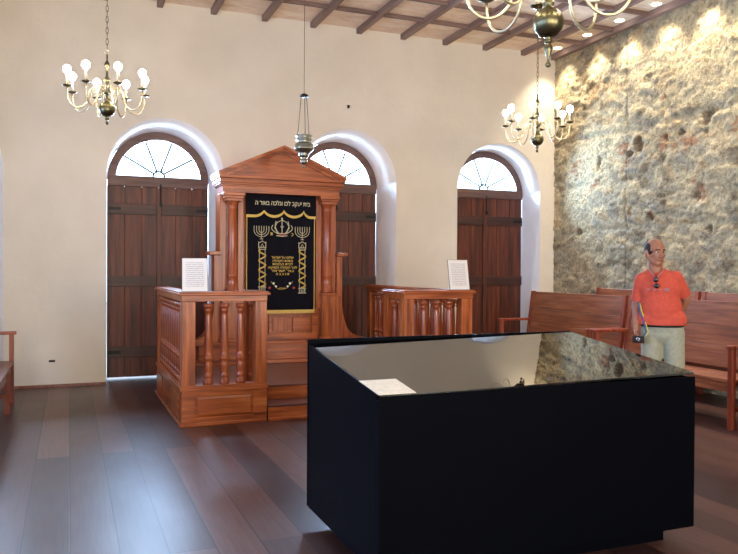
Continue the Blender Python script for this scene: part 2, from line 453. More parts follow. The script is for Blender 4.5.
# stone wall: displaced rubble surface
def stone_wall():
    st = .026
    y0, y1 = .12, -6.0
    ny = int((y0 - y1) / st); nz = int((H + .02) / st) + 1
    cavities = [(-1.86, 3.12, .11, .13), (-2.98, 3.24, .10, .15), (-2.86, 2.36, .09, .06), (-1.70, 3.02, .06, .05), (-2.1, 2.15, .05, .05), (-2.35, 3.15, .06, .07), (-1.05, 2.95, .05, .1), (-3.05, 1.95, .05, .05), (-.62, 2.0, .06, .06), (-2.6, 3.16, .05, .05), (-3.45, 2.7, .06, .06)]
    bricks = [(-2.72, 3.02, .22, .12), (-3.46, 3.17, .12, .24), (-2.88, 2.42, .12, .14), (-1.55, 3.1, .15, .1), (-2.32, 3.05, .14, .13), (-.55, 2.95, .14, .16), (-1.62, 2.95, .1, .1), (-2.1, 2.17, .1, .1), (-2.3, 3.7, .1, .08), (-1.1, 3.3, .1, .07), (-.95, 2.7, .12, .1)]
    verts = []; cols = []
    base = [(192, 177, 144), (176, 163, 136), (155, 145, 124), (208, 191, 154), (194, 170, 132), (163, 154, 135), (136, 121, 98)]
    for j in range(nz + 1):
        z = j * st
        for i in range(ny + 1):
            y = y0 - i * st
            pz = z * 9.5 + .35 * noise.noise(Vector((y * 1.2, z * 1.0, 5))); py = y * 5.2
            w = Vector((noise.noise(Vector((y * 2.5, z * 2.5, 1))), noise.noise(Vector((y * 2.5, z * 2.5, 9))), 0)) * .7
            P = Vector((py + w.x, pz + w.y, 0))
            ds, ps = noise.voronoi(P, distance_metric='DISTANCE', exponent=2.5)
            e = ds[1] - ds[0]
            # joints filled with mortar over part of the wall
            fill = noise.noise(Vector((y * .8, z * .8, 21))) * .5 + .5
            h = min(1, e * 2.6) ** .6
            cell = ps[0]
            hh = noise.noise(cell * 3.1)
            d = .020 * h * (1.15 - .8 * fill) + .020 * hh * h + .020 * noise.noise(Vector((y * 1.1, z * 1.3, 3)))
            d += .026 * abs(noise.noise(Vector((y * 5 + z * 3, z * 15 - y * 4, 3)))) + .012 * noise.noise(Vector((y * 25, z * 25, 7)))
            # ledges that run along the wall
            for zl, am in ((2.02, .02), (3.35, .022), (2.7, .014)):
                zz = zl + .06 * noise.noise(Vector((y * .9, zl, 2)))
                t = (z - zz) / .06
                if -1.2 < t < 1: d -= am * max(0, 1 - abs(t))
            c = base[int(abs(hh) * 977) % len(base)]
            c = [v * (.86 + .2 * (noise.noise(cell * 7.7) * .5 + .5)) for v in c]
            mort = (208, 192, 154)
            t = max(0, 1 - h) * .55 + .45 * max(0, min(1, fill * 2.4 - .9))
            t = max(0, min(1, t))
            c = [a * (1 - t) + b * t for a, b in zip(c, mort)]
            nb = noise.noise(Vector((y * 9, z * 9, 30)))
            for by, bz, ry, rz in bricks:
                dd = ((y - by) / ry) ** 2 + ((z - bz) / rz) ** 2
                if dd < 1.3 and nb > -.02 + .4 * (dd - .4):
                    fr_ = math.sin(z * 95) > -.65
                    cc = (158, 104, 74) if fr_ else (186, 164, 132)
                    c = [a * .4 + b * .6 for a, b in zip(c, cc)]
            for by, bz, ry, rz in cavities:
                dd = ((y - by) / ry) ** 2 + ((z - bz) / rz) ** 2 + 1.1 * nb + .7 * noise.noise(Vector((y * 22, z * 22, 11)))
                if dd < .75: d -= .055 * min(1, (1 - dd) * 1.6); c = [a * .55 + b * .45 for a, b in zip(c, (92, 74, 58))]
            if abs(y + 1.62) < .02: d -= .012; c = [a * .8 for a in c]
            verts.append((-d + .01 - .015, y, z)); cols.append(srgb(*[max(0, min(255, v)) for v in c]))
    faces = []
    for j in range(nz):
        for i in range(ny):
            a = j * (ny + 1) + i
            faces.append((a, a + 1, a + ny + 2, a + ny + 1))
    nv = len(verts)
    # plain remainder behind the viewpoint, and the thickness of the wall
    verts += [(-.0, y1, 0), (-.0, YF, 0), (-.0, YF, H), (-.0, y1, H), (.3, y0, 0), (.3, YF, 0), (.3, YF, H), (.3, y0, H)]
    cols += [srgb(180, 168, 145)] * 8
    faces += [(nv, nv + 1, nv + 2, nv + 3), (nv + 4, nv + 7, nv + 6, nv + 5)]
    me = bpy.data.meshes.new('wall_right'); me.from_pydata(verts, [], faces)
    ca = me.color_attributes.new('stone', 'FLOAT_COLOR', 'POINT')
    flat = [v for c in cols for v in c]
    ca.data.foreach_set('color', flat)
    for p_ in me.polygons: p_.use_smooth = True
    me.materials.append(M['stone'])
    return struct(link(bpy.data.objects.new('wall_right', me)), 'bare rubble stone wall on the right', 'wall')
stone_wall()

# ------------------------------------------------------------------ arched doors
def arched_door(idx, rec, label):
    cx, r, sp = inner(rec)
    y0 = DY + .002
    root = empty('door_%d' % idx, (cx, y0, 0)); struct(root, label, 'door')
    hw = r - .004
    up = .095 if rec[0] > -2 else .06
    ft = sp + up; fb = ft - .135     # transom top / bottom
    # curved frame and transom
    A = arc(0, hw, sp, n=40); B = arc(0, hw - .105, sp, n=40)
    mb = MB().band(A, B, 0, .10)
    mb.box(-.035, .035, -.012, 0, sp + hw - .10, sp + hw - .01)
    mb.build('arch_frame', M['frame'], root)
    MB().box(-hw * .985, hw * .985, -.005, .028, fb, ft).box(-hw * .985, hw * .985, .028, .10, fb + .012, ft).build('transom', M['frame'], root, .004)
    mb = MB()
    for a in (36, 72, 108, 144):
        ca, sa = math.cos(R(a)), math.sin(R(a))
        mb.tube([(ca * .08, .05, ft + sa * .08), (ca * (hw - .1), .05, min(ft + sa * (hw - .1), sp + (hw - .1) * math.sqrt(1 - ca * ca)))], .012, 6)
    mb.build('muntin', M['iron'], root)
    mb = MB().tube([(x, .05, z) for x, z in arc(0, .075, ft, n=12)], .012, 6)
    for a in (20, 60, 90, 120, 160):
        mb.tube([(.075 * math.cos(R(a)), .05, ft + .075 * math.sin(R(a))), (.11 * math.cos(R(a)), .05, ft + .11 * math.sin(R(a)))], [.012, .004], 6)
    mb.build('fan_hub', M['iron'], root)
    P = arc(0, hw - .1, sp, n=40)
    MB().prism([(x, z) for x, z in P], .058, .064).build('pane', M['pane'], root)
    # two leaves of vertical boards
    for s in (-1, 1):
        x0, x1 = sorted((s * .0008, s * (hw - .002)))
        w = (x1 - x0) / 3
        mb = MB()
        for k in range(3):
            mb.box(x0 + k * w + .004, x0 + (k + 1) * w - .004, .03, .062, .022, fb + .01)
        mb.box(x0, x1, .045, .058, .022, fb - .004)
        leaf = mb.build('leaf', M['door'], root, .003)
        mb = MB()
        for z0, z1 in ((2.14, 2.28), (1.20, 1.34), (.28, .42)):
            mb.box(min(x0 + s * .0, x0) + (.03 if s > 0 else .004), x1 - (.03 if s < 0 else .004), .006, .03, z0, z1)
        mb.build('batten', M['door_x'], leaf, .003)
        mb = MB()
        for z in (2.21, .35):
            xo = s * (hw - .01)
            mb.box(min(xo, xo - s * .16), max(xo, xo - s * .16), 0, .006, z - .02, z + .02)
        mb.build('hinge', M['iron'], leaf)
    MB().box(-.028, .028, .0005, .03, .03, fb - .006).build('meeting_strip', M['door'], root, .004)
    mb = MB().tube([(.02, -.01, fb + .04), (.02, -.01, fb - .24)], .008, 8).box(.0, .04, -.02, -.001, fb - .26, fb - .2)
    mb.build('bolt', M['iron'], root)
arched_door(1, REC[0], 'arched plank door at the left edge of the back wall')
arched_door(2, REC[1], 'arched plank double door left of the ark with fanlight')
arched_door(3, REC[2], 'arched plank double door partly behind the ark')
arched_door(4, REC[3], 'arched plank double door beside the stone wall')

# ------------------------------------------------------------------ dais
cxA = -4.605
root = empty('dais', (cxA, 0, 0))
tag(root, 'reddish wooden dais with a front step under the ark', 'platform')
hx = 1.505 - .135
MB().box(-hx, hx, -2.48, -.32, .0, .28).build('platform', M['deck'], root, .006)
MB().box(-hx, -.722, -2.70, -2.482, .0, .28).build('platform_edge', M['deck'], root)
MB().box(.722, hx, -2.70, -2.482, .0, .28).build('platform_edge', M['deck'], root)
MB().box(-.70, .70, -2.83, -2.482, .0, .145).build('step', M['deck'], root, .006)
MB().box(-.70, .70, -2.844, -2.831, .0, .125).build('riser', M['mahogany_x'], root)
MB().box(-.70, .70, -2.496, -2.4815, .146, .262).build('riser', M['mahogany_x'], root)
MB().box(-.70, .70, -2.865, -2.845, .0, .03).build('base_moulding', M['mahogany_x'], root, .004)

# ------------------------------------------------------------------ balustrades
PH = 1.23
bal_prof = [(.040, 0), (.042, .004), (.042, .045), (.034, .05), (.030, .06), (.038, .072), (.038, .085), (.031, .095), (.034, .12), (.036, .16), (.034, .20), (.030, .22), (.041, .23), (.041, .25), (.031, .258), (.032, .30), (.033, .38), (.032, .46), (.029, .56), (.026, .64), (.024, .665), (.033, .672), (.033, .682), (.026, .69), (.034, .705), (.042, .715), (.042, .745)]
bz0, bz1 = .37, PH - .11
sc = (bz1 - bz0) / .745
mb = MB(); mb.lathe([(r * 1.12, z * sc) for r, z in bal_prof], n=16)
bal_me = mb.mesh('baluster'); bal_me.materials.append(M['mahogany_dark'])
def balustrade(name, label, sgn, back_y, inner_back):
    # built for the left hand (sgn=-1); x measured outwards from the dais centre
    root = empty(name, (cxA, 0, 0)); tag(root, label, 'balustrade', 'turned-baluster rails flanking the dais')
    X0, X1 = .715, 1.505          # inner and outer faces
    T = .12
    def bx(mb, a, b, *r): mb.box(min(sgn * a, sgn * b), max(sgn * a, sgn * b), *r)
    yf = -2.843
    # plinth
    mb = MB(); bx(mb, X0, X1, yf, yf + T, 0, bz0 - .045); bx(mb, X1 - T, X1, yf + T, back_y, 0, bz0 - .045)
    mb.build('plinth', M['mahogany_x'], root, .004)
    mb = MB(); bx(mb, X0 - .012, X1 + .014, yf - .014, yf + T + .01, bz0 - .045, bz0 - .015); bx(mb, X1 - T - .01, X1 + .014, yf + T + .01, back_y, bz0 - .045, bz0 - .015)
    bx(mb, X0 - .004, X1 + .004, yf - .004, yf + T, bz0 - .015, bz0); bx(mb, X1 - T, X1 + .004, yf + T, back_y, bz0 - .015, bz0)
    mb.build('plinth_cap', M['mahogany_x'], root, .003)
    mb = MB(); bx(mb, X0 - .0, X1 + .022, yf - .022, yf - .0005, 0, .035); bx(mb, X1 + .0005, X1 + .022, yf, back_y, 0, .035)
    mb.build('base_moulding', M['mahogany_x'], root, .006)
    # raised panel on the front: rails and sunk bevelled field
    mb = MB()
    fx0, fx1, fz0, fz1 = X0 + .13, X1 - .12, .075, .275
    bx(mb, X0, fx0, yf - .014, yf - .0005, .036, bz0 - .046); bx(mb, fx1, X1, yf - .014, yf - .0005, .036, bz0 - .046)
    bx(mb, fx0, fx1, yf - .014, yf - .0005, .036, fz0); bx(mb, fx0, fx1, yf - .014, yf - .0005, fz1, bz0 - .046)
    mb.build('panel_frame', M['mahogany_x'], root, .002)
    a, b = sorted((sgn * (fx0 + .03), sgn * (fx1 - .03)))
    a2, b2 = sorted((sgn * (fx0 + .006), sgn * (fx1 - .006)))
    mb = MB().hexa([(a2, yf - .001, fz0 + .006), (a2, yf - .001, fz1 - .006), (a, yf - .012, fz0 + .03), (a, yf - .012, fz1 - .03)][0:0] or
                   [(a, yf - .012, fz0 + .03), (a, yf - .012, fz1 - .03), (a2, yf - .001, fz0 + .006), (a2, yf - .001, fz1 - .006),
                    (b, yf - .012, fz0 + .03), (b, yf - .012, fz1 - .03), (b2, yf - .001, fz0 + .006), (b2, yf - .001, fz1 - .006)])
    mb.build('panel', M['mahogany_x'], root)
    # side panels
    L = back_y - (yf + .1); k = 3
    mb = MB()
    for i in range(k):
        ya = yf + .14 + i * L / k; yb = yf + .14 + (i + 1) * L / k - .12
        xs_ = sorted((sgn * (X1 + .0005), sgn * (X1 + .012)))
        mb.box(xs_[0], xs_[1], ya, yb, .08, .27)
    mb.build('side_panel', M['mahogany_y'], root, .008)
    # posts
    posts = [(X1 - .0, yf, .125), (X0 + .11, yf, .11), (X1, back_y - .11, .11)]
    for (xo, yy, w) in posts:
        mb = MB(); bx(mb, xo - w, xo, yy, yy + .11, bz0, bz1 + .02)
        mb.build('post', M['mahogany'], root, .004)
    if inner_back:
        mb = MB(); bx(mb, X0, X0 + .1, inner_back - .1, inner_back, .28, bz1 + .02)
        mb.build('post', M['mahogany'], root, .004)
    # handrail
    def rails(z0, z1, e):
        mb = MB(); bx(mb, X0 - e, X1 + e, yf - e, yf + .11 + e, z0, z1)
        bx(mb, X1 - .11 - e, X1 + e, yf + .11 + e, back_y + e, z0, z1)
        if inner_back: bx(mb, X0 - e, X0 + .1 + e, yf + .11 + e, inner_back, z0, z1)
        return mb
    h = rails(bz1 + .02, PH - .035, .004).build('handrail', M['mahogany_x'], root, .004)
    rails(PH - .035, PH - .012, .03).build('moulding', M['mahogany_x'], h, .006)
    rails(PH - .012, PH, .018).build('top_board', M['mahogany_x'], h, .003)
    def put(x, y, z=bz0):
        o = bpy.data.objects.new('baluster', bal_me); link(o, root); o.location = (sgn * x, y, z)
    for x in (1.255, 1.105, .955): put(x, yf + .055)
    n_ = int((back_y - .11 - yf - .11) / .155)
    for i in range(n_): put(X1 - .055, yf + .11 + (back_y - .22 - yf) * (i + .5) / n_)
    if inner_back:
        put(X0 + .05, yf + .19)
        put(X0 + .05, yf + .34)
balustrade('balustrade', 'wooden balustrade on the left of the dais, nearest the tall dark door', -1, -.81, -2.30)
balustrade('balustrade', 'wooden balustrade on the right of the dais, behind the black display case', 1, -.12, -2.30)

# ------------------------------------------------------------------ ark
AX = -4.61
ark = empty('torah_ark', (AX, 0, .28))
tag(ark, 'tall carved mahogany ark with triangular pediment and two round columns on the dais', 'ark')
def az(z): return z - .28
yF, yB = -.80, -.36
MB().box(-1.06, 1.06, -.83, yB, az(.281), az(.33)).box(-1.02, 1.02, -.81, yB, az(.33), az(.52)).box(-1.06, 1.06, -.83, yB, az(.52), az(.555)).build('base', M['mahogany_x'], ark, .005)
MB().box(-.56, .56, -.66, yB, az(.556), az(2.36)).build('cabinet', M['mahogany'], ark, .003)
# lower rails and raised panels below the curtain
mb = MB()
for a, b, z0, z1 in ((-.5, .5, .556, .63), (-.5, .5, .86, .93), (-.5, -.42, .63, .86), (.42, .5, .63, .86), (-.14, .14, .63, .86)):
    mb.box(a, b, -.69, -.662, az(z0), az(z1))
mb.build('panel_frame', M['mahogany_x'], ark, .003)
for s in (-1, 1):
    a, b = sorted((s * .165, s * .395))
    MB().box(a, b, -.685, -.662, az(.655), az(.835)).build('panel', M['mahogany_x'], ark, .01)
MB().box(-.10, .10, -.70, -.691, az(.66), az(.83)).build('panel', M['mahogany'], ark, .004)
for s in (-1, 1):
    # pedestals
    a, b = sorted((s * .51, s * .76))
    mb = MB().box(a, b, -.80, -.661, az(.556), az(.60)).box(a + .015, b - .015, -.79, -.661, az(.60), az(1.10)).box(a, b, -.80, -.661, az(1.10), az(1.14))
    mb.build('pedestal', M['mahogany'], ark, .004)
    # column
    cprof = [(.085, 0), (.085, .02), (.075, .03), (.08, .05), (.065, .065), (.064, .20), (.070, .21), (.064, .22), (.060, .6), (.054, 1.0), (.060, 1.01), (.054, 1.02), (.054, 1.04), (.075, 1.07), (.078, 1.085)]
    c = MB().lathe([(r, z * (1.115 / 1.085)) for r, z in cprof], (s * .605, -.72, 0), 24).build('column', M['mahogany_dark'], ark, 0, (0, 0, az(1.14)))
    MB().box(s * .605 - .10, s * .605 + .10, -.82, -.62 - .041, 1.1155, 1.15).box(s * .605 - .115, s * .605 + .115, -.835, -.661, 1.15, 1.18).box(s * .605 - .13, s * .605 + .13, -.85, -.661, 1.18, 1.218).build('capital', M['mahogany_x'], c, .005)
    # flat pilasters beside the curtain and at the outer side
    a, b = sorted((s * .465, s * .535))
    MB().box(a, b, -.70, -.661, az(.94), az(2.358)).build('pilaster', M['mahogany'], ark, .004)
    a, b = sorted((s * .665, s * .745))
    MB().box(a, b, -.66, yB, az(.556), az(2.358)).build('pilaster', M['mahogany'], ark, .004)
    # wings: pier with cap, flaring down in a concave sweep
    poly = [(.747, az(.556)), (1.13, az(.556)), (1.03, az(.585))]
    for t in range(1, 9):
        a_ = t / 8 * PI / 2
        poly.append((1.03 - .21 * math.sin(a_), az(.585 + .46 * (1 - math.cos(a_)))))
    poly += [(.82, az(1.60)), (.747, az(1.60))]
    w = MB().prism([(s * x, z) for x, z in poly], -.70, -.50).build('wing', M['mahogany'], ark)
    a, b = sorted((s * .747, s * .885))
    MB().box(a, b, -.75, -.45, az(1.61), az(1.65)).box(min(a, s * .747), max(b, s * .747) - (s > 0) * .03 , -.73, -.47, az(1.601), az(1.612)).build('wing_cap', M['mahogany_x'], w, .004)
# entablature
MB().box(-.74, .74, -.80, yB, az(2.361), az(2.452)).box(-.755, .755, -.815, yB, az(2.44), az(2.455)).build('entablature', M['mahogany_x'], ark, .003)
MB().box(-.775, .775, -.83, yB, az(2.456), az(2.478)).box(-.785, .785, -.85, yB, az(2.478), az(2.50)).box(-.78, .78, -.83, yB, az(2.50), az(2.53)).box(-.80, .80, -.87, yB, az(2.53), az(2.56)).build('cornice', M['mahogany_x'], ark, .004)
MB().prism([(-.72, az(2.561)), (.72, az(2.561)), (0, az(2.865))], -.80, yB).build('tympanum', M['mahogany_x'], ark)
mb = MB()
for s in (-1, 1):
    def rk(o0, o1, y0_, ex):
        # sloping strip between offsets o0..o1 above the base slope line
        sl = .365 / .83
        x1 = .83 + ex
        mb.prism([(0, az(2.58 + .375 - o0)), (0, az(2.58 + .375 - o1)), (s * x1, az(2.58 + .375 - o1 - sl * x1)), (s * x1, az(2.58 + .375 - o0 - sl * x1))], y0_, yB)
    rk(-.0, .036, -.88, -.02); rk(.036, .06, -.85, -.04); rk(.06, .09, -.83, -.08)
mb.build('raking_cornice', M['mahogany_x'], ark)

# ------------------------------------------------------------------ ark curtain with embroidery
cur = empty('ark_curtain', (AX, -.72, .9))
tag(cur, 'black velvet curtain with gold embroidered crown, two menorahs and twisted pillars hung in the ark', 'curtain')
def cz(py): return 2.36 - (py - 194) * .01235 - .9
def cxp(px): return (px - 281.0) * .01282 + .005
def wavy(x, z): return .006 * math.sin(x * 22 + z * 1.2) + .004 * math.sin(x * 41)
def sheet(x0, x1, zt, zbf, y, th, nx=60, nz=30):
    bm = bmesh.new(); L = []
    for side in (0, 1):
        g = []
        for i in range(nx + 1):
            x = x0 + (x1 - x0) * i / nx; zb = zbf(x); c_ = []
            for j in range(nz + 1):
                z = zt + (zb - zt) * j / nz
                c_.append(bm.verts.new((x, y + side * th + wavy(x, z) * .5, z)))
            g.append(c_)
        L.append(g)
    for g in L:
        for i in range(nx):
            for j in range(nz):
                f = bm.faces.new((g[i][j], g[i + 1][j], g[i + 1][j + 1], g[i][j + 1])); f.smooth = True
    A, B = L
    for i in range(nx):
        bm.faces.new((A[i][0], A[i + 1][0], B[i + 1][0], B[i][0])); bm.faces.new((A[i][-1], A[i + 1][-1], B[i + 1][-1], B[i][-1]))
    for j in range(nz):
        bm.faces.new((A[0][j], A[0][j + 1], B[0][j + 1], B[0][j])); bm.faces.new((A[-1][j], A[-1][j + 1], B[-1][j + 1], B[-1][j]))
    m_ = MB(); m_.bm.free(); m_.bm = bm
    return m_
sheet(-.435, .435, 1.455, lambda x: .0, 0, .008).build('hanging', M['velvet'], cur)
pk = [cxp(263.3), cxp(283.0), cxp(303)]
def val_bottom(x):
    zl = cz(215.5); zt = cz(209.5)
    b = [-.46] + pk + [.46]
    for a, c in zip(b, b[1:]):
        if a <= x <= c + 1e-6:
            t = (x - a) / (c - a)
            w = math.sin(PI * t) ** .55 if 0 < t < 1 else 0
            if a == -.46: w = max(w, 1 if t < .5 else w)
            if c == .46: w = max(w, 1 if t > .5 else w)
            return zt + (zl - zt) * w
    return zl
sheet(-.445, .445, 1.455, val_bottom, -.022, .008, 90, 8).build('valance', M['velvet'], cur)
mb = MB(); xs_ = [-.445 + .89 * i / 90 for i in range(91)]
mb.band([(x, val_bottom(x) + .010) for x in xs_], [(x, val_bottom(x) - .022) for x in xs_], -.034, -.026)
mb.build('scalloped_fringe', M['gold'], cur)
MB().box(-.435, .435, -.016, -.008, -.012, .03).build('fringe', M['gold'], cur)
for s in (-1, 1): MB().box(s * .432 - .004, s * .432 + .004, -.014, -.008, .031, 1.2).build('gold_border', M['gold'], cur)
YE = -.011
def T(mb, pts, r=.004): return mb.tube([(x, YE, z) for x, z in pts], r, 5)
# crown
cc, cb = cxp(281.5), cz(235)
mb = MB()
for k, (dx, hh) in enumerate(((-.115, .10), (-.075, .15), (0, .19), (.075, .15), (.115, .10))):
    pts = []
    for t in range(9):
        u = t / 8
        pts.append((cc + dx * (.55 + .45 * u) + (dx * .35 * math.sin(PI * u) if dx else 0), cb + .03 + hh * u))
    T(mb, pts, .006)
for dx in (-.05, .05):
    T(mb, [(cc + dx * 1.1, cb + .03), (cc + dx * 1.9, cb + .10), (cc + dx * 1.2, cb + .165), (cc, cb + .195)], .005)
T(mb, [(cc - .02, cb + .12), (cc, cb + .09), (cc + .02, cb + .12)], .005)
for z in (0, .03): T(mb, [(cc - .07, cb + z), (cc, cb + z - .006), (cc + .07, cb + z)], .007)
mb.ell((cc, YE, cb + .21), (.012, .004, .014))
mb.build('embroidered_crown', M['pale_gold'], cur)
MB().box(cc - .055, cc + .055, YE - .004, YE + .003, cb + .006, cb + .022).build('crown_jewels', M['red_thread'], cur)
def menorah(px):
    c0 = cxp(px); zb = cz(238.6); zt = cz(230)
    mb = MB()
    for k in range(7):
        dx = (k - 3) * .031
        T(mb, [(c0 + dx, zt - .004), (c0 + dx, cz(225.6))], .0045)
    for k in (1, 2, 3):
        rr_ = k * .031
        T(mb, [(c0 + rr_ * math.cos(a), zt - rr_ * .85 * math.sin(a)) for a in [PI * t / 12 for t in range(13)]], .0045)
    T(mb, [(c0, zt), (c0, zb)], .005); T(mb, [(c0 - .02, zb), (c0 + .02, zb)], .005)
    mb.build('embroidered_menorah', M['pale_gold'], cur)
menorah(261.2); menorah(302.0)
def pillar(px, pb):
    c0 = cxp(px); mb = MB()
    zt, z1, z0 = cz(240.5), cz(249), cz(pb - 6)
    w = .042
    # capital
    T(mb, [(c0 - .045, zt - .01), (c0 - .045, z1 + .02), (c0 - .03, z1)], .005); T(mb, [(c0 + .045, zt - .01), (c0 + .045, z1 + .02), (c0 + .03, z1)], .005)
    T(mb, [(c0 - .045, zt - .03), (c0 - .02, zt - .015), (c0, zt), (c0 + .02, zt - .015), (c0 + .045, zt - .03)], .005)
    for z in (z1, z1 + .025): T(mb, [(c0 - .045, z), (c0 + .045, z)], .006)
    T(mb, [(c0 - .02, z1 + .03), (c0, z1 + .07), (c0 + .02, z1 + .03)], .005)
    for s in (-1, 1): T(mb, [(c0 + s * w * .85, z1), (c0 + s * w * .85, z0)], .004)
    # base
    for z in (z0, z0 - .06): T(mb, [(c0 - .05, z), (c0 + .05, z)], .006)
    for dx in (-.035, -.012, .012, .035): T(mb, [(c0 + dx, z0), (c0 + dx, z0 - .06)], .005)
    mb.build('embroidered_pillar', M['pale_gold'], cur)
    mb = MB(); n_ = 44
    pts = [(c0 + w * math.sin(2 * PI * 4 * t / n_ - .4), z0 + (z1 - z0) * t / n_) for t in range(n_ + 1)]
    T(mb, pts, .011)
    mb.build('embroidered_vine', M['gold'], cur)
pillar(262, 292.5); pillar(302, 294)
mb = MB()
for s in (-1, 1):
    T(mb, [(cc + s * .02, cz(288.5)), (cc + s * .06, cz(288)), (cc + s * .11, cz(284)), (cc + s * .14, cz(281))], .003)
for dx in (-.03, -.01, .01, .03): T(mb, [(cc + dx - .01, cz(289.5)), (cc + dx + .01, cz(287))], .004)
mb.build('embroidered_spray', M['gold'], cur)
for s in (-1, 1):
    for dx, pz, rr_, mt_ in ((.105, 283, .014, 'white_thread'), (.075, 286, .013, 'white_thread'), (.155, 287.5, .017, 'red_thread')):
        MB().ell((cc + s * dx, YE, cz(pz)), (rr_, .004, rr_)).build('embroidered_flower', M[mt_], cur)

def text_mesh(name, s, size, loc, mat, parent, width=None, bold=.0):
    cu = bpy.data.curves.new(name, 'FONT'); cu.body = s; cu.size = size; cu.align_x = 'CENTER'; cu.align_y = 'CENTER'
    cu.extrude = .0015; cu.offset = bold
    t = bpy.data.objects.new(name, cu); col.objects.link(t)
    bpy.context.view_layer.update()
    dg = bpy.context.evaluated_depsgraph_get()
    me = bpy.data.meshes.new_from_object(t.evaluated_get(dg))
    bpy.data.objects.remove(t)
    if width and len(me.vertices):
        w = max(v.co.x for v in me.vertices) - min(v.co.x for v in me.vertices)
        if w > 0:
            for v in me.vertices: v.co.x *= width / w
    me.transform(Matrix.Rotation(PI / 2, 4, 'X'))
    me.materials.clear(); me.materials.append(mat)
    o = bpy.data.objects.new(name, me); link(o, parent); o.location = loc
    return o
def rtl(s): return s[::-1]
text_mesh('lettering', rtl("\u05d1\u05d9\u05ea \u05d9\u05e2\u05e7\u05d1 \u05dc\u05db\u05d5 \u05d5\u05e0\u05dc\u05db\u05d4 \u05d1\u05d0\u05d5\u05e8 \u05d4"), .075, (cxp(282), -.027, cz(202.8)), M['pale_gold'], cur, .70, .0012)
text_mesh('lettering', "\u05ea", .06, (cxp(271.3), YE, cz(233.4)), M['gold'], cur, None, .0008)
text_mesh('lettering', "\u05db", .06, (cxp(291.8), YE, cz(233.6)), M['gold'], cur, None, .0008)
LN = [("\u05e9\u05dc\u05d5\u05dd \u05e2\u05dc \u05d9\u05e9\u05e8\u05d0\u05dc", .28, 257), ("\u05de\u05ea\u05e0\u05ea \u05d4\u05e7\u05d4\u05dc\u05d4", .26, 260.4), ("\u05dc\u05d1\u05d9\u05ea \u05d4\u05db\u05e0\u05e1\u05ea", .26, 263.7),
      ("\u05dc\u05d6\u05db\u05e8 \u05d4\u05e7\u05d4\u05dc\u05d4 \u05d4\u05e7\u05d3\u05d5\u05e9\u05d4", .37, 267.1), ("\u05e6\u05d5\u05e8 \u05d9\u05e9\u05e8\u05d0\u05dc", .29, 270.4), ("\u05ea \u05e0 \u05e6 \u05d1 \u05d4", .17, 273.6)]
for s, w, py in LN:
    text_mesh('lettering', rtl(s), .042, (cxp(282.3), YE, cz(py)), M['gold'], cur, w, .0006)

# ------------------------------------------------------------------ notices on the rails
def notice(x, y, z, w, h, rz, tilt, label, back):
    r_ = empty('notice_board', (x, y, z), rz); tag(r_, label, 'sign', 'printed notices standing on the dais rails')
    t = math.tan(tilt)
    def slab(mb, x0, x1, a, b, z0, z1): mb.hexa([(xx, yy + zz * t, zz) for xx in (x0, x1) for yy in (a, b) for zz in (z0, z1)])
    mb = MB(); slab(mb, -w / 2, w / 2, .0, .003, 0, h); mb.build('sheet', M['notice'], r_)
    mb = MB(); slab(mb, -w / 2 - .003, w / 2 + .006, .0035, .010, 0, h + .003)
    mb.box(-w / 2, w / 2, -.015, .09, -.001, .004)
    if back: mb.hexa([(xx, yy, zz) for xx in (w / 2 + .004, w / 2 + .009) for yy, zz in ((.07, 0), (.06, h * .5), (.09, 0), (.08, h * .5))])
    mb.build('acrylic_stand', M['acrylic'], r_)
notice(-5.985, -2.80, PH + .001, .225, .305, R(-6), R(10), 'white printed notice standing on the left balustrade corner', True)
notice(-3.225, -2.80, PH + .001, .24, .315, R(4), R(10), 'white printed notice standing on the right balustrade corner', False)

# ------------------------------------------------------------------ sanctuary lamp
lampx, lampy = -4.63, -1.75
l = empty('hanging_lamp', (lampx, lampy, 2.568)); tag(l, 'small silver hanging lamp on a thin cord before the ark pediment', 'lamp')
prof = [(.003, 0), (.014, .012), (.006, .03), (.02, .045), (.03, .06), (.032, .10), (.024, .105), (.04, .13), (.055, .15), (.045, .165), (.075, .19), (.088, .215), (.094, .225), (.084, .24), (.09, .27), (.07, .29), (.062, .30), (.078, .32), (.08, .335), (.066, .35), (.078, .365), (.08, .38), (.07, .382), (.05, .36)]
MB().lathe([(r * 1.18, z * .95) for r, z in prof], n=24).build('lamp_body', M['silver'], l)
for k in range(3):
    a = 2 * PI * k / 3 + .4
    MB().tube([(.076 * math.cos(a), .076 * math.sin(a), .36), (.035 * math.cos(a), .035 * math.sin(a), .795)], .0045, 6).build('chain', M['brass_dark'], l)
MB().lathe([(.004, .83), (.04, .815), (.05, .80), (.05, .79), (.003, .792)][::-1], n=20).build('canopy', M['iron'], l)
MB().tube([(0, 0, .826), (0, 0, H - 2.568 - .001)], .0035, 6).build('cord', M['brass_dark'], l)

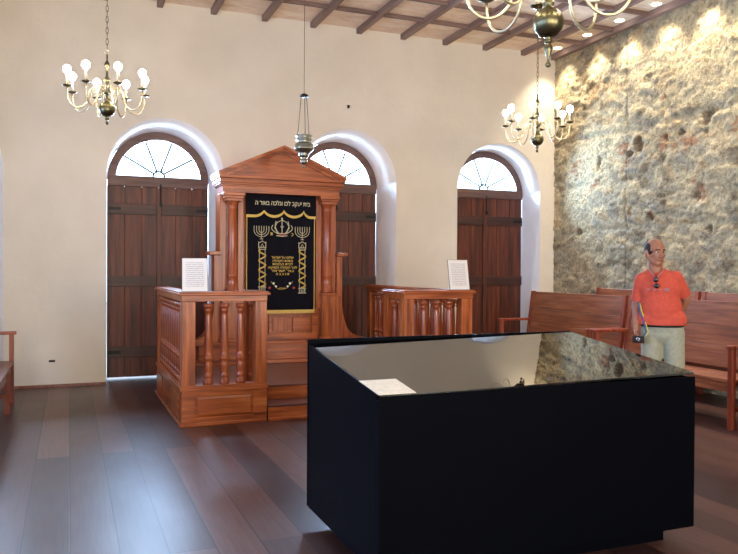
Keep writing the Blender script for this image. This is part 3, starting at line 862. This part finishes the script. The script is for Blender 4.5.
# ------------------------------------------------------------------ chandeliers
def chandelier_parts(root, zoff, chain_len, na=8, rot=0.0, drop=0):
    # z = 0 is the tip of the finial
    body = [(.003, 0), (.013, .008), (.015, .02), (.007, .032), (.006, .042), (.018, .052), (.02, .062), (.012, .075), (.03, .085)]
    for k in range(11):
        a = -PI / 2 + .45 + (PI - .9) * k / 10
        body.append((.074 * math.cos(a), .150 + .074 * math.sin(a)))
    body += [(.022, .226), (.028, .236), (.028, .25), (.014, .262), (.012, .285), (.032, .296), (.036, .31), (.03, .325), (.014, .335), (.012, .38), (.024, .40), (.03, .42), (.024, .44), (.012, .46), (.010, .53), (.02, .55), (.026, .57), (.018, .59), (.008, .61), (.008, .66), (.004, .67)]
    MB().lathe(body, n=24).build('stem', M['brass_dark'] , root)
    ra = .40 if drop else .36
    if drop:
        MB().lathe([(.002, -drop), (.012, -drop + .006), (.014, -drop + .014), (.008, -drop + .024), (.005, -drop + .034), (.008, -.02), (.018, .01), (.021, .03), (.014, .05), (.009, .06)], n=16).build('finial', M['brass_dark'], root)
    def bez(P, n_=14):
        out = []
        for t in range(n_ + 1):
            u = t / n_
            out.append(tuple(sum(c * p_[i] for c, p_ in zip(((1 - u) ** 3, 3 * u * (1 - u) ** 2, 3 * u * u * (1 - u), u ** 3), P)) for i in (0, 1)))
        return out
    path = bez([(.03, .31), (.10, .40), (.15, .34), (.17, .25)], 8) + bez([(.17, .25), (.20, .085), (ra + .01, .085), (ra, .31)], 14)[1:]
    curl = bez([(.05, .30), (.10, .25), (.15, .28), (.12, .34)], 8)
    ma = MB().tube([(r, 0, z) for r, z in path], .0075, 8).tube([(r, 0, z) for r, z in curl], .004, 6)
    lift = .045 if drop else 0
    me_arm = ma.mesh('arm'); me_arm.materials.append(M['brass'])
    me_dish = MB().lathe([(.006, 0), (.02, .004), (.042, .012), (.045, .018), (.04, .018), (.014, .012), (.014, .032), (.011, .034)], n=20).mesh('drip_pan'); me_dish.materials.append(M['brass_dark'])
    me_can = MB().lathe([(.011, 0), (.011, .085), (.006, .09)], n=12).mesh('candle'); me_can.materials.append(M['candle'])
    me_bulb = MB().lathe([(.010, -.004), (.022, .006), (.033, .024), (.036, .040), (.033, .056), (.022, .070), (.010, .077), (.002, .079)], n=14).mesh('bulb'); me_bulb.materials.append(M['bulb'])
    for k in range(na):
        a = rot + 2 * PI * k / na
        arm = bpy.data.objects.new('arm', me_arm); link(arm, root); arm.rotation_euler.z = a; arm.location.z = lift
        d = bpy.data.objects.new('drip_pan', me_dish); link(d, arm); d.location = (ra, 0, .31)
        c = bpy.data.objects.new('candle', me_can); link(c, arm); c.location = (ra, 0, .3442)
        b = bpy.data.objects.new('bulb', me_bulb); link(b, arm); b.location = (ra, 0, .4345)
    # ring and chain
    MB().tube([(.022 * math.cos(a), 0, .69 + .022 * math.sin(a)) for a in [2 * PI * t / 16 for t in range(16)]], .004, 6, True).build('ring', M['brass'], root)
    mb = MB(); z = .735; k = 0
    while z < chain_len - .05:
        pts = []
        for t in range(16):
            a = 2 * PI * t / 16
            u, w_ = .011 * math.cos(a), .032 * math.sin(a)
            pts.append((u, 0, z + w_) if k % 2 else (0, u, z + w_))
        mb.tube(pts, .0032, 5, True); z += .052; k += 1
    mb.build('chain', M['brass_dark'], root)
    MB().lathe([(.004, chain_len - .06), (.05, chain_len - .03), (.055, chain_len - .0015)], n=20).build('ceiling_rose', M['brass_dark'], root)
for (x, y, z, rot, lab) in ((-6.724, -2.25, 2.795, .22, 'eight-armed brass chandelier on a chain above the left dark door'),
                            (-2.102, -2.55, 2.785, .05, 'eight-armed brass chandelier hanging in front of the stone wall corner'),
                            (-4.897, -6.68, 2.500, .30, 'nearest brass chandelier, cut off by the top of the picture')):
    r_ = empty('chandelier', (x, y, z)); tag(r_, lab, 'chandelier', 'brass chandeliers')
    chandelier_parts(r_, z, H - z, 8, rot, .068 if y < -6 else 0)

# ------------------------------------------------------------------ ceiling downlights along the stone wall
k = 0
for y in [-.34, -1.03, -1.70, -2.37, -3.04, -3.72, -4.39, -5.06]:
    r_ = empty('ceiling_downlight', (-.22, y, H)); 
    words = ['nearest the room corner', 'second from the room corner', 'third from the room corner', 'fourth from the room corner', 'fifth from the room corner', 'sixth from the room corner', 'seventh from the room corner', 'eighth from the room corner']
    tag(r_, 'round ceiling downlight along the stone wall, ' + words[k], 'downlight', 'downlights along the stone wall'); k += 1
    A = [(.085 * math.cos(t), .085 * math.sin(t)) for t in [2 * PI * i / 24 for i in range(24)]]
    MB().lathe([(.060, -.003), (.062, -.008), (.085, -.006), (.088, -.0005)], n=28).build('trim_ring', M['candle'], r_)
    MB().lathe([(.001, -.0105), (.058, -.0105), (.058, -.0085), (.001, -.0085)], n=28).build('lens', M['downlight'], r_)
    ld = bpy.data.lights.new('downlight_lamp', 'SPOT'); ld.energy = 135; ld.spot_size = R(92); ld.spot_blend = .7; ld.shadow_soft_size = .05; ld.color = (1, .86, .66)
    lo = bpy.data.objects.new('downlight_lamp', ld); link(lo, r_); lo.location = (0, 0, -.03); lo.rotation_euler = (0, 0, 0)

# ------------------------------------------------------------------ display case
dx0, dy0, dw, dl = -5.789, -6.701, 1.818, 1.062
zf, zb = .888, 1.022
case = empty('display_case', (dx0 + dw / 2, dy0 + dl / 2, 0)); tag(case, 'large black display case with a sloping glass lid in the middle of the floor', 'display case')
hw, hl = dw / 2, dl / 2; t = .012
def sl(yy): return zf + (zb - zf) * (yy + hl) / dl - .014
MB().box(-hw, hw, -hl - .0125, -hl - .0005, .088, sl(-hl) + .012).box(-hw, hw, -hl, -hl + .03, .088, sl(-hl) - .008).build('front_panel', M['black'], case, .0015)
mb = MB().box(-hw, hw, hl - .012, hl, .088, zb + .022).box(-hw + .012, hw - .012, hl - .03, hl - .0125, .088, sl(hl - .03) - .012)
mb.build('back_panel', M['black'], case, .0015)
for s in (-1, 1):
    a, b = sorted((s * hw, s * (hw - t)))
    pts = []
    for xx in (a, b):
        for yy in (-hl + .0305, hl - .0305):
            pts += [(xx, yy, .088), (xx, yy, sl(yy) + (.012 if s < 0 else 0))]
    MB().hexa(pts).build('side_panel', M['black'], case)
MB().box(-hw + t + .001, hw - t - .001, -hl + .031, hl - .031, .0885, .12).build('floor_panel', M['black'], case)
MB().box(-hw + .12, hw - .12, -hl + .08, hl - .08, 0, .0875).build('plinth', M['black'], case)
pts = []
for xx, dz in ((-hw + t + .0005, -.001), (hw, .022)):
    for yy in (-hl, hl - .0125):
        pts += [(xx, yy, sl(yy) + .001 + dz), (xx, yy, sl(yy) + .012 + dz)]
MB().hexa(pts).build('glass_lid', M['lid'], case)
# sheet of paper lying on the lid
def zl(yw): return sl(yw - (dy0 + dl / 2)) + .0145 + .0
mb = MB()
def pp(x, y): return [(x, y, zl(y) + .0), (x, y, zl(y) + .0015)]
P4 = [(-5.785, -6.693), (-5.788, -6.455), (-5.600, -6.690), (-5.598, -6.455)]
mb.hexa(sum([pp(*a) for a in P4], []))
tag(mb.build('paper_sheet', M['paper']), 'cream sheet of paper lying on the corner of the glass lid', 'paper')

# ------------------------------------------------------------------ benches along the stone wall (seat faces -X)
def bench(name, y0, y1, xf, xb, top, label, group, mats, legs_extra=(), arms=True, d=1):
    """y0 > y1 ; xf front leg x, xb back x; back towards +X when d=1."""
    L = y0 - y1
    root = empty(name, ((xf + xb) / 2, (y0 + y1) / 2, 0)); tag(root, label, 'bench', group)
    hx_ = abs(xb - xf) / 2; hy = L / 2
    def X(v): return v * d
    def bx(mb, x0_, x1_, *r): mb.box(min(X(x0_), X(x1_)), max(X(x0_), X(x1_)), *r)
    sh = .455
    mb = MB()
    nb = 3; w = (2 * hx_ - .04) / nb
    for i in range(nb): bx(mb, -hx_ + .0 + i * w, -hx_ + (i + 1) * w - .006, -hy + .002, hy - .002, sh - .03, sh)
    mb.build('seat', mats[0], root, .004)
    mb = MB(); bx(mb, -hx_ + .02, -hx_ + .045, -hy + .06, hy - .06, sh - .12, sh - .031); bx(mb, hx_ - .10, hx_ - .075, -hy + .06, hy - .06, sh - .12, sh - .031)
    mb.build('apron', mats[0], root)
    # backrest: three wide boards, leaning back
    lean = .09
    def xa(z): return hx_ - .03 + lean * (z - sh) / (top - sh)
    mb = MB(); zs = [(.49, .70), (.703, .90), (.903, top)]
    for z0, z1 in zs:
        mb.hexa([(X(xa(zz) + dx), yy, zz) for dx in (-.03, -.006) for yy in (-hy + .05, hy - .05) for zz in (z0, z1)])
    mb.build('backrest', mats[0], root, .004)
    ends = [hy - .028, -hy + .028]
    for yy in ends + [e for e in legs_extra]:
        end = yy in ends
        zt = top + .01 if end else top - .03
        mb = MB()
        if end: bx(mb, hx_ - .05, hx_ + .0, yy - .026, yy + .026, 0, sh)
        else: bx(mb, hx_ - .055, hx_ - .035, yy - .026, yy + .026, 0, sh - .13)
        if end: mb.hexa([(X(xa(zz) + dx), y_, zz) for dx in (-.042, .006) for y_ in (yy - .026, yy + .026) for zz in (sh + .001, zt)])
        mb.build('back_leg', mats[1], root, .003)
        mb = MB(); bx(mb, -hx_ - .005, -hx_ + .04, yy - .028, yy + .028, 0, (.735 if (arms and end) else sh - .032))
        mb.build('leg', mats[1], root, .003)
        mb = MB(); bx(mb, -hx_ + .041, hx_ - .056, yy - .014, yy + .014, .16, .20)
        mb.build('stretcher', mats[1], root)
        if arms and end:
            mb = MB(); bx(mb, -hx_ - .03, hx_ - .025, yy - .032, yy + .032, .736, .768)
            mb.build('armrest', mats[1], root, .006)
    return root
bm_ = (M['bench'], M['bench_leg'])
g1 = 'wooden benches in the row away from the stone wall'
bench('bench', -.78, -2.72, -1.48, -.98, 1.14, 'wooden bench beside the right-hand arched door, with armrests', g1, bm_)
bench('bench', -2.78, -4.72, -1.48, -.98, 1.14, 'wooden bench directly behind the standing man', g1, bm_)
bench('bench', -4.78, -6.72, -1.48, -.98, 1.14, 'wooden bench cut off by the right edge of the picture', g1, bm_)
g2 = 'wooden benches against the stone wall'
bench('bench', -1.18, -3.02, -.62, -.16, 1.19, 'wooden bench against the stone wall, only its top rail showing left of the man', g2, bm_)
bench('bench', -3.07, -4.95, -.62, -.16, 1.19, 'wooden bench against the stone wall, only its top rail showing at the right edge', g2, bm_)
bench('bench', -1.02, -4.4, -7.60, -8.15, 1.05, 'old wooden bench with armrest at the left edge of the picture', None, (M['bench_old'], M['bench_leg']), (1.06, -.2), True, -1)

# ------------------------------------------------------------------ small marks on the back wall
tag(MB().box(-.035, .035, -.012, 0, -.012, .012).build('wall_socket', M['iron'], None, .002, (-7.246, -.001, .317)), 'small dark socket low on the back wall left of the door', 'socket')
tag(MB().lathe([(.004, 0), (.012, .01), (.02, .02), (.02, .045)], n=12).build('wall_hook', M['iron'], None, 0, (-3.462, -.022, 3.67)), 'tiny dark hook high on the back wall above the middle arch', 'hook')

# ------------------------------------------------------------------ person
def remeshed(mb, name, mat, parent, voxel, smooth=4, cut=None):
    me = mb.mesh(name)
    t_ = bpy.data.objects.new('tmp', me); col.objects.link(t_)
    rm = t_.modifiers.new('r', 'REMESH'); rm.mode = 'VOXEL'; rm.voxel_size = voxel; rm.use_smooth_shade = True
    sm = t_.modifiers.new('s', 'SMOOTH'); sm.factor = .5; sm.iterations = smooth
    bpy.context.view_layer.update()
    dg = bpy.context.evaluated_depsgraph_get()
    me2 = bpy.data.meshes.new_from_object(t_.evaluated_get(dg))
    bpy.data.objects.remove(t_)
    if cut:
        b_ = bmesh.new(); b_.from_mesh(me2)
        for co, no in cut:
            bmesh.ops.bisect_plane(b_, geom=b_.verts[:] + b_.edges[:] + b_.faces[:], plane_co=co, plane_no=no, clear_outer=True)
            es = [e for e in b_.edges if e.is_boundary]
            if es: bmesh.ops.holes_fill(b_, edges=es)
        b_.to_mesh(me2); b_.free()
    for p_ in me2.polygons: p_.use_smooth = True
    me2.materials.clear(); me2.materials.append(mat)
    o = bpy.data.objects.new(name, me2); link(o, parent)
    return o
man = empty('person', (-2.38, -4.71, 0), R(-43))
tag(man, 'man in coral T-shirt and pale trousers standing before the benches, hand on hip', 'person')
V = Vector
# joints (x = picture right, -y = towards the viewer)
nk = V((.01, .0, 1.46)); hc = V((0, -.015, 1.60))
shL, shR = V((-.105, 0, 1.365)), V((.160, .0, 1.385))
elL, wrL = V((-.150, .03, 1.13)), V((-.145, -.07, .99 - .05))
elR, wrR = V((.255, .10, 1.20)), V((.185, .17, 1.04))
hipL, hipR = V((-.02, 0, .92)), V((.15, .0, .92))
knL, knR = V((-.03, -.03, .50)), V((.17, -.01, .50))
anL, anR = V((-.04, .02, .09)), V((.20, .03, .09))
mb = MB()
Hr = Matrix.Rotation(R(32), 3, 'Z') @ Matrix.Rotation(R(3), 3, 'X')
def hp(x, y, z): return hc + Hr @ V((x, y, z))
# head
mb.ell(hp(0, .012, .035), (.074, .093, .085), Hr)
mb.ell(hp(0, -.018, -.03), (.060, .072, .082), Hr)
mb.ell(hp(0, -.045, -.088), (.036, .034, .026), Hr)
mb.cap(hp(-.035, -.035, -.075), hp(-.055, .02, -.03), .022, .024); mb.cap(hp(.035, -.035, -.075), hp(.055, .02, -.03), .022, .024)
mb.cap(hp(0, -.086, .012), hp(0, -.104, -.026), .010, .014)
mb.ell(hp(-.012, -.094, -.031), (.010, .010, .008), Hr); mb.ell(hp(.012, -.094, -.031), (.010, .010, .008), Hr)
mb.cap(hp(-.045, -.068, .024), hp(-.012, -.081, .022), .010, .010); mb.cap(hp(.012, -.081, .022), hp(.045, -.068, .024), .010, .010)
mb.ell(hp(-.034, -.062, -.02), (.022, .016, .018), Hr); mb.ell(hp(.034, -.062, -.02), (.022, .016, .018), Hr)
mb.cap(hp(-.018, -.080, -.057), hp(.018, -.080, -.057), .009, .009)
for s in (-1, 1):
    mb.ell(hp(s * .077, .012, -.005), (.010, .020, .032), Hr)
# neck and torso
mb.cap(V((.005, .01, 1.40)), hc + V((0, .015, -.06)), .062, .058)
mb.cap(V((-.09, .01, 1.36)), V((.15, .01, 1.375)), .05, .05)
mb.ell((.035, .01, 1.27), (.165, .11, .17)); mb.ell((.05, .0, 1.08), (.155, .12, .17)); mb.ell((.06, .01, .95), (.155, .11, .10))
# arms
mb.cap(shL, elL, .050, .040); mb.cap(elL, wrL, .040, .026)
mb.cap(shR, elR, .050, .040); mb.cap(elR, wrR, .040, .027)
# hands: palm, four fingers, thumb
def hand(wr, dirv, palmn, side, curl):
    dv = dirv.normalized(); pn = (palmn - dv * palmn.dot(dv)).normalized(); sv = dv.cross(pn) * side
    pc = wr + dv * .045
    rot = Matrix((sv, pn, dv)).transposed()
    mb.ell(pc, (.040, .017, .052), rot)
    for k, (off, ln_) in enumerate(((.030, .068), (.010, .078), (-.010, .072), (-.029, .056))):
        b0 = wr + dv * .085 + sv * off
        p1 = b0 + (dv * math.cos(curl * .4) + pn * math.sin(curl * .4)) * ln_ * .42
        p2 = p1 + (dv * math.cos(curl) + pn * math.sin(curl)) * ln_ * .33
        p3 = p2 + (dv * math.cos(curl * 1.6) + pn * math.sin(curl * 1.6)) * ln_ * .25
        mb.cap(b0, p1, .0095, .009, 8); mb.cap(p1, p2, .009, .0082, 8); mb.cap(p2, p3, .0082, .007, 8)
    t0 = wr + dv * .025 + sv * .032
    t1 = t0 + (dv * .7 + sv * .6 + pn * .35).normalized() * .036
    t2 = t1 + (dv * .8 + sv * .1 + pn * .6).normalized() * .03
    mb.cap(t0, t1, .013, .011, 8); mb.cap(t1, t2, .011, .009, 8)
hand(wrL, V((.05, -.25, -.85)), V((1, -.35, 0)), 1, R(65))
hand(wrR, V((-.75, -.1, -.55)), V((-.2, -.9, 0)), -1, R(35))
# legs and feet
for h_, k_, a_ in ((hipL, knL, anL), (hipR, knR, anR)):
    mb.cap(h_, k_, .082, .055); mb.cap(k_, a_, .055, .038)
    mb.cap(a_ + V((0, .02, -.05)), a_ + V((.0, -.15, -.055)), .038, .032)
body = remeshed(mb, 'body', M['skin'], man, .0065, 3)
# shirt
mb = MB()
mb.cap(V((-.095, .012, 1.362)), V((.145, .012, 1.38)), .060, .060); mb.cap(V((-.05, .015, 1.395)), V((.075, .015, 1.405)), .062, .062)
mb.ell((.035, .005, 1.29), (.185, .125, .16)); mb.ell((.045, -.005, 1.12), (.178, .14, .19)); mb.cap(V((-.03, -.01, 1.02)), V((.14, -.01, 1.02)), .118, .118)
mb.ell((.052, -.005, .99), (.178, .135, .10))
shd = lambda a, b, f: a + (b - a) * f
mb.cap(shL, shd(shL, elL, .74), .064, .058); mb.cap(shR, shd(shR, elR, .76), .064, .058)
dL = (elL - shL).normalized(); dR = (elR - shR).normalized()
sh_ = remeshed(mb, 'shirt', M['shirt'], man, .008, 5, [((0, 0, .985), (0, 0, -1)), ((0, 0, 1.462), (0, 0, 1))])
# trim sleeves by cutting back the rounded ends
b_ = bmesh.new(); b_.from_mesh(sh_.data)
for (s0, e0, d0, f0) in ((shL, elL, dL, .78), (shR, elR, dR, .82)):
    cpt = shd(s0, e0, f0)
    dele = [v for v in b_.verts if (v.co - cpt).dot(d0) > 0 and (v.co - cpt - d0 * .03).length < .085 and abs((v.co - s0).cross(d0).length) < .075]
    bmesh.ops.delete(b_, geom=dele, context='VERTS')
b_.to_mesh(sh_.data); b_.free()
# V collar of darker edging
mb = MB().tube([(-.062, -.03, 1.465), (-.045, -.075, 1.445), (-.01, -.112, 1.405), (.012, -.124, 1.385), (.03, -.112, 1.405), (.07, -.07, 1.45), (.082, -.02, 1.468)], .006, 6)
mb.build('collar', M['print'], sh_)
# trousers
mb = MB()
mb.ell((.06, .0, .965), (.158, .115, .09))
mb.ell((.06, .01, .90), (.165, .118, .09))
for h_, k_, a_ in ((hipL, knL, anL), (hipR, knR, anR)):
    mb.cap(h_, k_, .094, .076); mb.cap(k_, a_ + V((0, 0, -.0)), .076, .068)
tr = remeshed(mb, 'trousers', M['trousers'], man, .009, 4, [((0, 0, .05), (0, 0, -1)), ((0, 0, 1.01), (0, 0, 1))])
mb = MB()
mb.tube([(.06 + .164 * math.cos(a), .0 + .122 * math.sin(a), .978) for a in [2 * PI * t_ / 32 for t_ in range(32)]], .012, 8, True)
mb.build('belt', M['iron'], tr)
for a_ in (anL, anR):
    mb = MB().cap(a_ + V((0, .03, -.045)), a_ + V((0, -.16, -.05)), .046, .042)
    o = remeshed(mb, 'shoe', M['shoe'], man, .008, 2, [((0, 0, 0.0), (0, 0, -1))])
# hair: back and sides, bald on top
mb = MB()
mb.ell(hp(0, .018, .030), (.079, .094, .082), Hr, 24, 16)
me = mb.bm
def keep(v):
    l_ = Hr.transposed() @ (v.co - hc)
    return l_.z < .092 and l_.y > -.048 + .30 * max(0, l_.z - .03) + .5 * max(0, -.005 - l_.z) and l_.z > -.05
bmesh.ops.delete(me, geom=[v for v in me.verts if not keep(v)], context='VERTS')
h_ = mb.build('hair', M['hair'], man)
sd = h_.modifiers.new('thick', 'SOLIDIFY'); sd.thickness = .006
for s in (-1, 1):
    MB().ell(hp(s * .029, -.071, .006), (.012, .008, .006), Hr, 10, 6).build('eye', M['eye_white'], man)
    MB().ell(hp(s * .029, -.078, .006), (.006, .003, .006), Hr, 8, 6).build('iris', M['eye_dark'], man)
    MB().cap(hp(s * .016, -.092, .028), hp(s * .046, -.077, .029), .0045, .003, 8).build('eyebrow', M['hair'], man)
MB().ell(hp(0, -.088, -.056), (.020, .005, .005), Hr, 12, 6).build('mouth', M['lip'], man)
# faded print across the chest
mb = MB()
for x0_, x1_ in ((-.07, -.035), (-.02, .01), (.025, .05)):
    mb.ell(((x0_ + x1_) / 2, -.128 + abs(x0_) * .06, 1.285), ((x1_ - x0_) / 2, .004, .009))
mb.ell((.095, -.116, 1.285), (.024, .005, .017))
mb.build('chest_print', M['print'], sh_)
# sunglasses hanging at the collar
sg = empty('sunglasses', (0, 0, 0)); sg.matrix_world = man.matrix_basis.copy()
tag(sg, 'black sunglasses hooked on the collar of the coral shirt', 'sunglasses')
MB().ell((.008, -.142, 1.368), (.020, .008, .022)).ell((.014, -.144, 1.318), (.022, .008, .022)).build('lens', M['shadow_glass'], sg)
MB().tube([(.010, -.146, 1.39), (.006, -.13, 1.41), (.01, -.146, 1.345)], .004, 6).build('frame', M['iron'], sg)
# camera held in the right hand, with its strap
cm = empty('camera', (0, 0, 0)); cm.matrix_world = man.matrix_basis.copy()
tag(cm, 'small black camera held in the hand of the man in coral', 'camera')
hx0 = wrL + V((.02, -.065, -.075))
MB().box(hx0.x - .05, hx0.x + .045, hx0.y - .045, hx0.y - .018, hx0.z - .030, hx0.z + .028).build('camera_body', M['iron'], cm, .006)
MB().lathe([(.018, 0), (.02, .004), (.018, .018), (.012, .02)], n=16).build('lens', M['chrome'], cm, 0, (hx0.x - .005, hx0.y - .045, hx0.z))
cm.children[-1].rotation_euler.x = PI / 2
MB().tube([(hx0.x + .045, hx0.y - .03, hx0.z + .02), (hx0.x + .075, hx0.y - .02, hx0.z + .06), (hx0.x + .045, -.10, 1.03), (hx0.x + .02, -.095, 1.10), (hx0.x + .005, -.08, 1.17)], .005, 6).build('strap', M['yellow_strap'], cm)
MB().tube([(hx0.x + .035, hx0.y - .03, hx0.z + .02), (hx0.x + .06, hx0.y - .02, hx0.z + .06), (hx0.x + .03, -.10, 1.03), (hx0.x + .005, -.095, 1.10), (hx0.x - .005, -.08, 1.17)], .006, 6).build('strap', M['blue_strap'], cm)

# ------------------------------------------------------------------ light
w = bpy.data.worlds.new('sky'); scene.world = w; w.use_nodes = True
bg = w.node_tree.nodes['Background']; bg.inputs[0].default_value = (.62, .80, 1, 1); bg.inputs[1].default_value = 5.0
def area(name, loc, rot, sx, sy, e, c):
    l_ = bpy.data.lights.new(name, 'AREA'); l_.shape = 'RECTANGLE'; l_.size = sx; l_.size_y = sy; l_.energy = e; l_.color = c
    o = bpy.data.objects.new(name, l_); link(o); o.location = loc; o.rotation_euler = rot
    return o
for i, rec in enumerate(REC):
    cx, r, sp = inner(rec)
    # daylight entering through each fanlight: sky seen just outside it
    area('fanlight_daylight', (cx, TH + .22, sp + .32), (R(-86), 0, 0), 1.6, 1.1, 1000, (.46, .68, 1))
for a, b in WL:
    area('window_fill_light', (XL - .32, (a + b) / 2, 2.05), (0, R(-90), 0), 2.0, 1.3, 190, (.30, .50, 1))  # blue fill added at the unseen left windows
for a, b in WF:
    area('window_fill_light', ((a + b) / 2, YF - .32, 2.05), (R(90), 0, 0), 1.3, 2.0, 290, (1, .86, .70))  # warm general fill added behind the viewpoint, at the unseen front windows

# ------------------------------------------------------------------ camera
cam = bpy.data.cameras.new('camera_view'); co = bpy.data.objects.new('camera_view', cam); link(co)
yaw, pit, rol = 0.38364, -0.01124, 0.00535
fw = Vector((math.sin(yaw) * math.cos(pit), math.cos(yaw) * math.cos(pit), math.sin(pit)))
r0 = Vector((math.cos(yaw), -math.sin(yaw), 0)); u0 = r0.cross(fw)
c_, s_ = math.cos(rol), math.sin(rol)
r1 = r0 * c_ + u0 * s_; u1 = -r0 * s_ + u0 * c_
mw = Matrix((r1, u1, -fw)).transposed().to_4x4(); mw.translation = Vector((-7.05607, -9.71811, 1.45))
co.matrix_world = mw
cam.sensor_fit = 'HORIZONTAL'; cam.sensor_width = 36; cam.lens = 743.20446 / 738 * 36
cam.clip_start = .05; cam.clip_end = 200
scene.camera = co
vs = scene.view_settings
vs.view_transform = 'Standard'; vs.look = 'None'; vs.gamma = 1; vs.use_curve_mapping = False; vs.exposure = -0.18
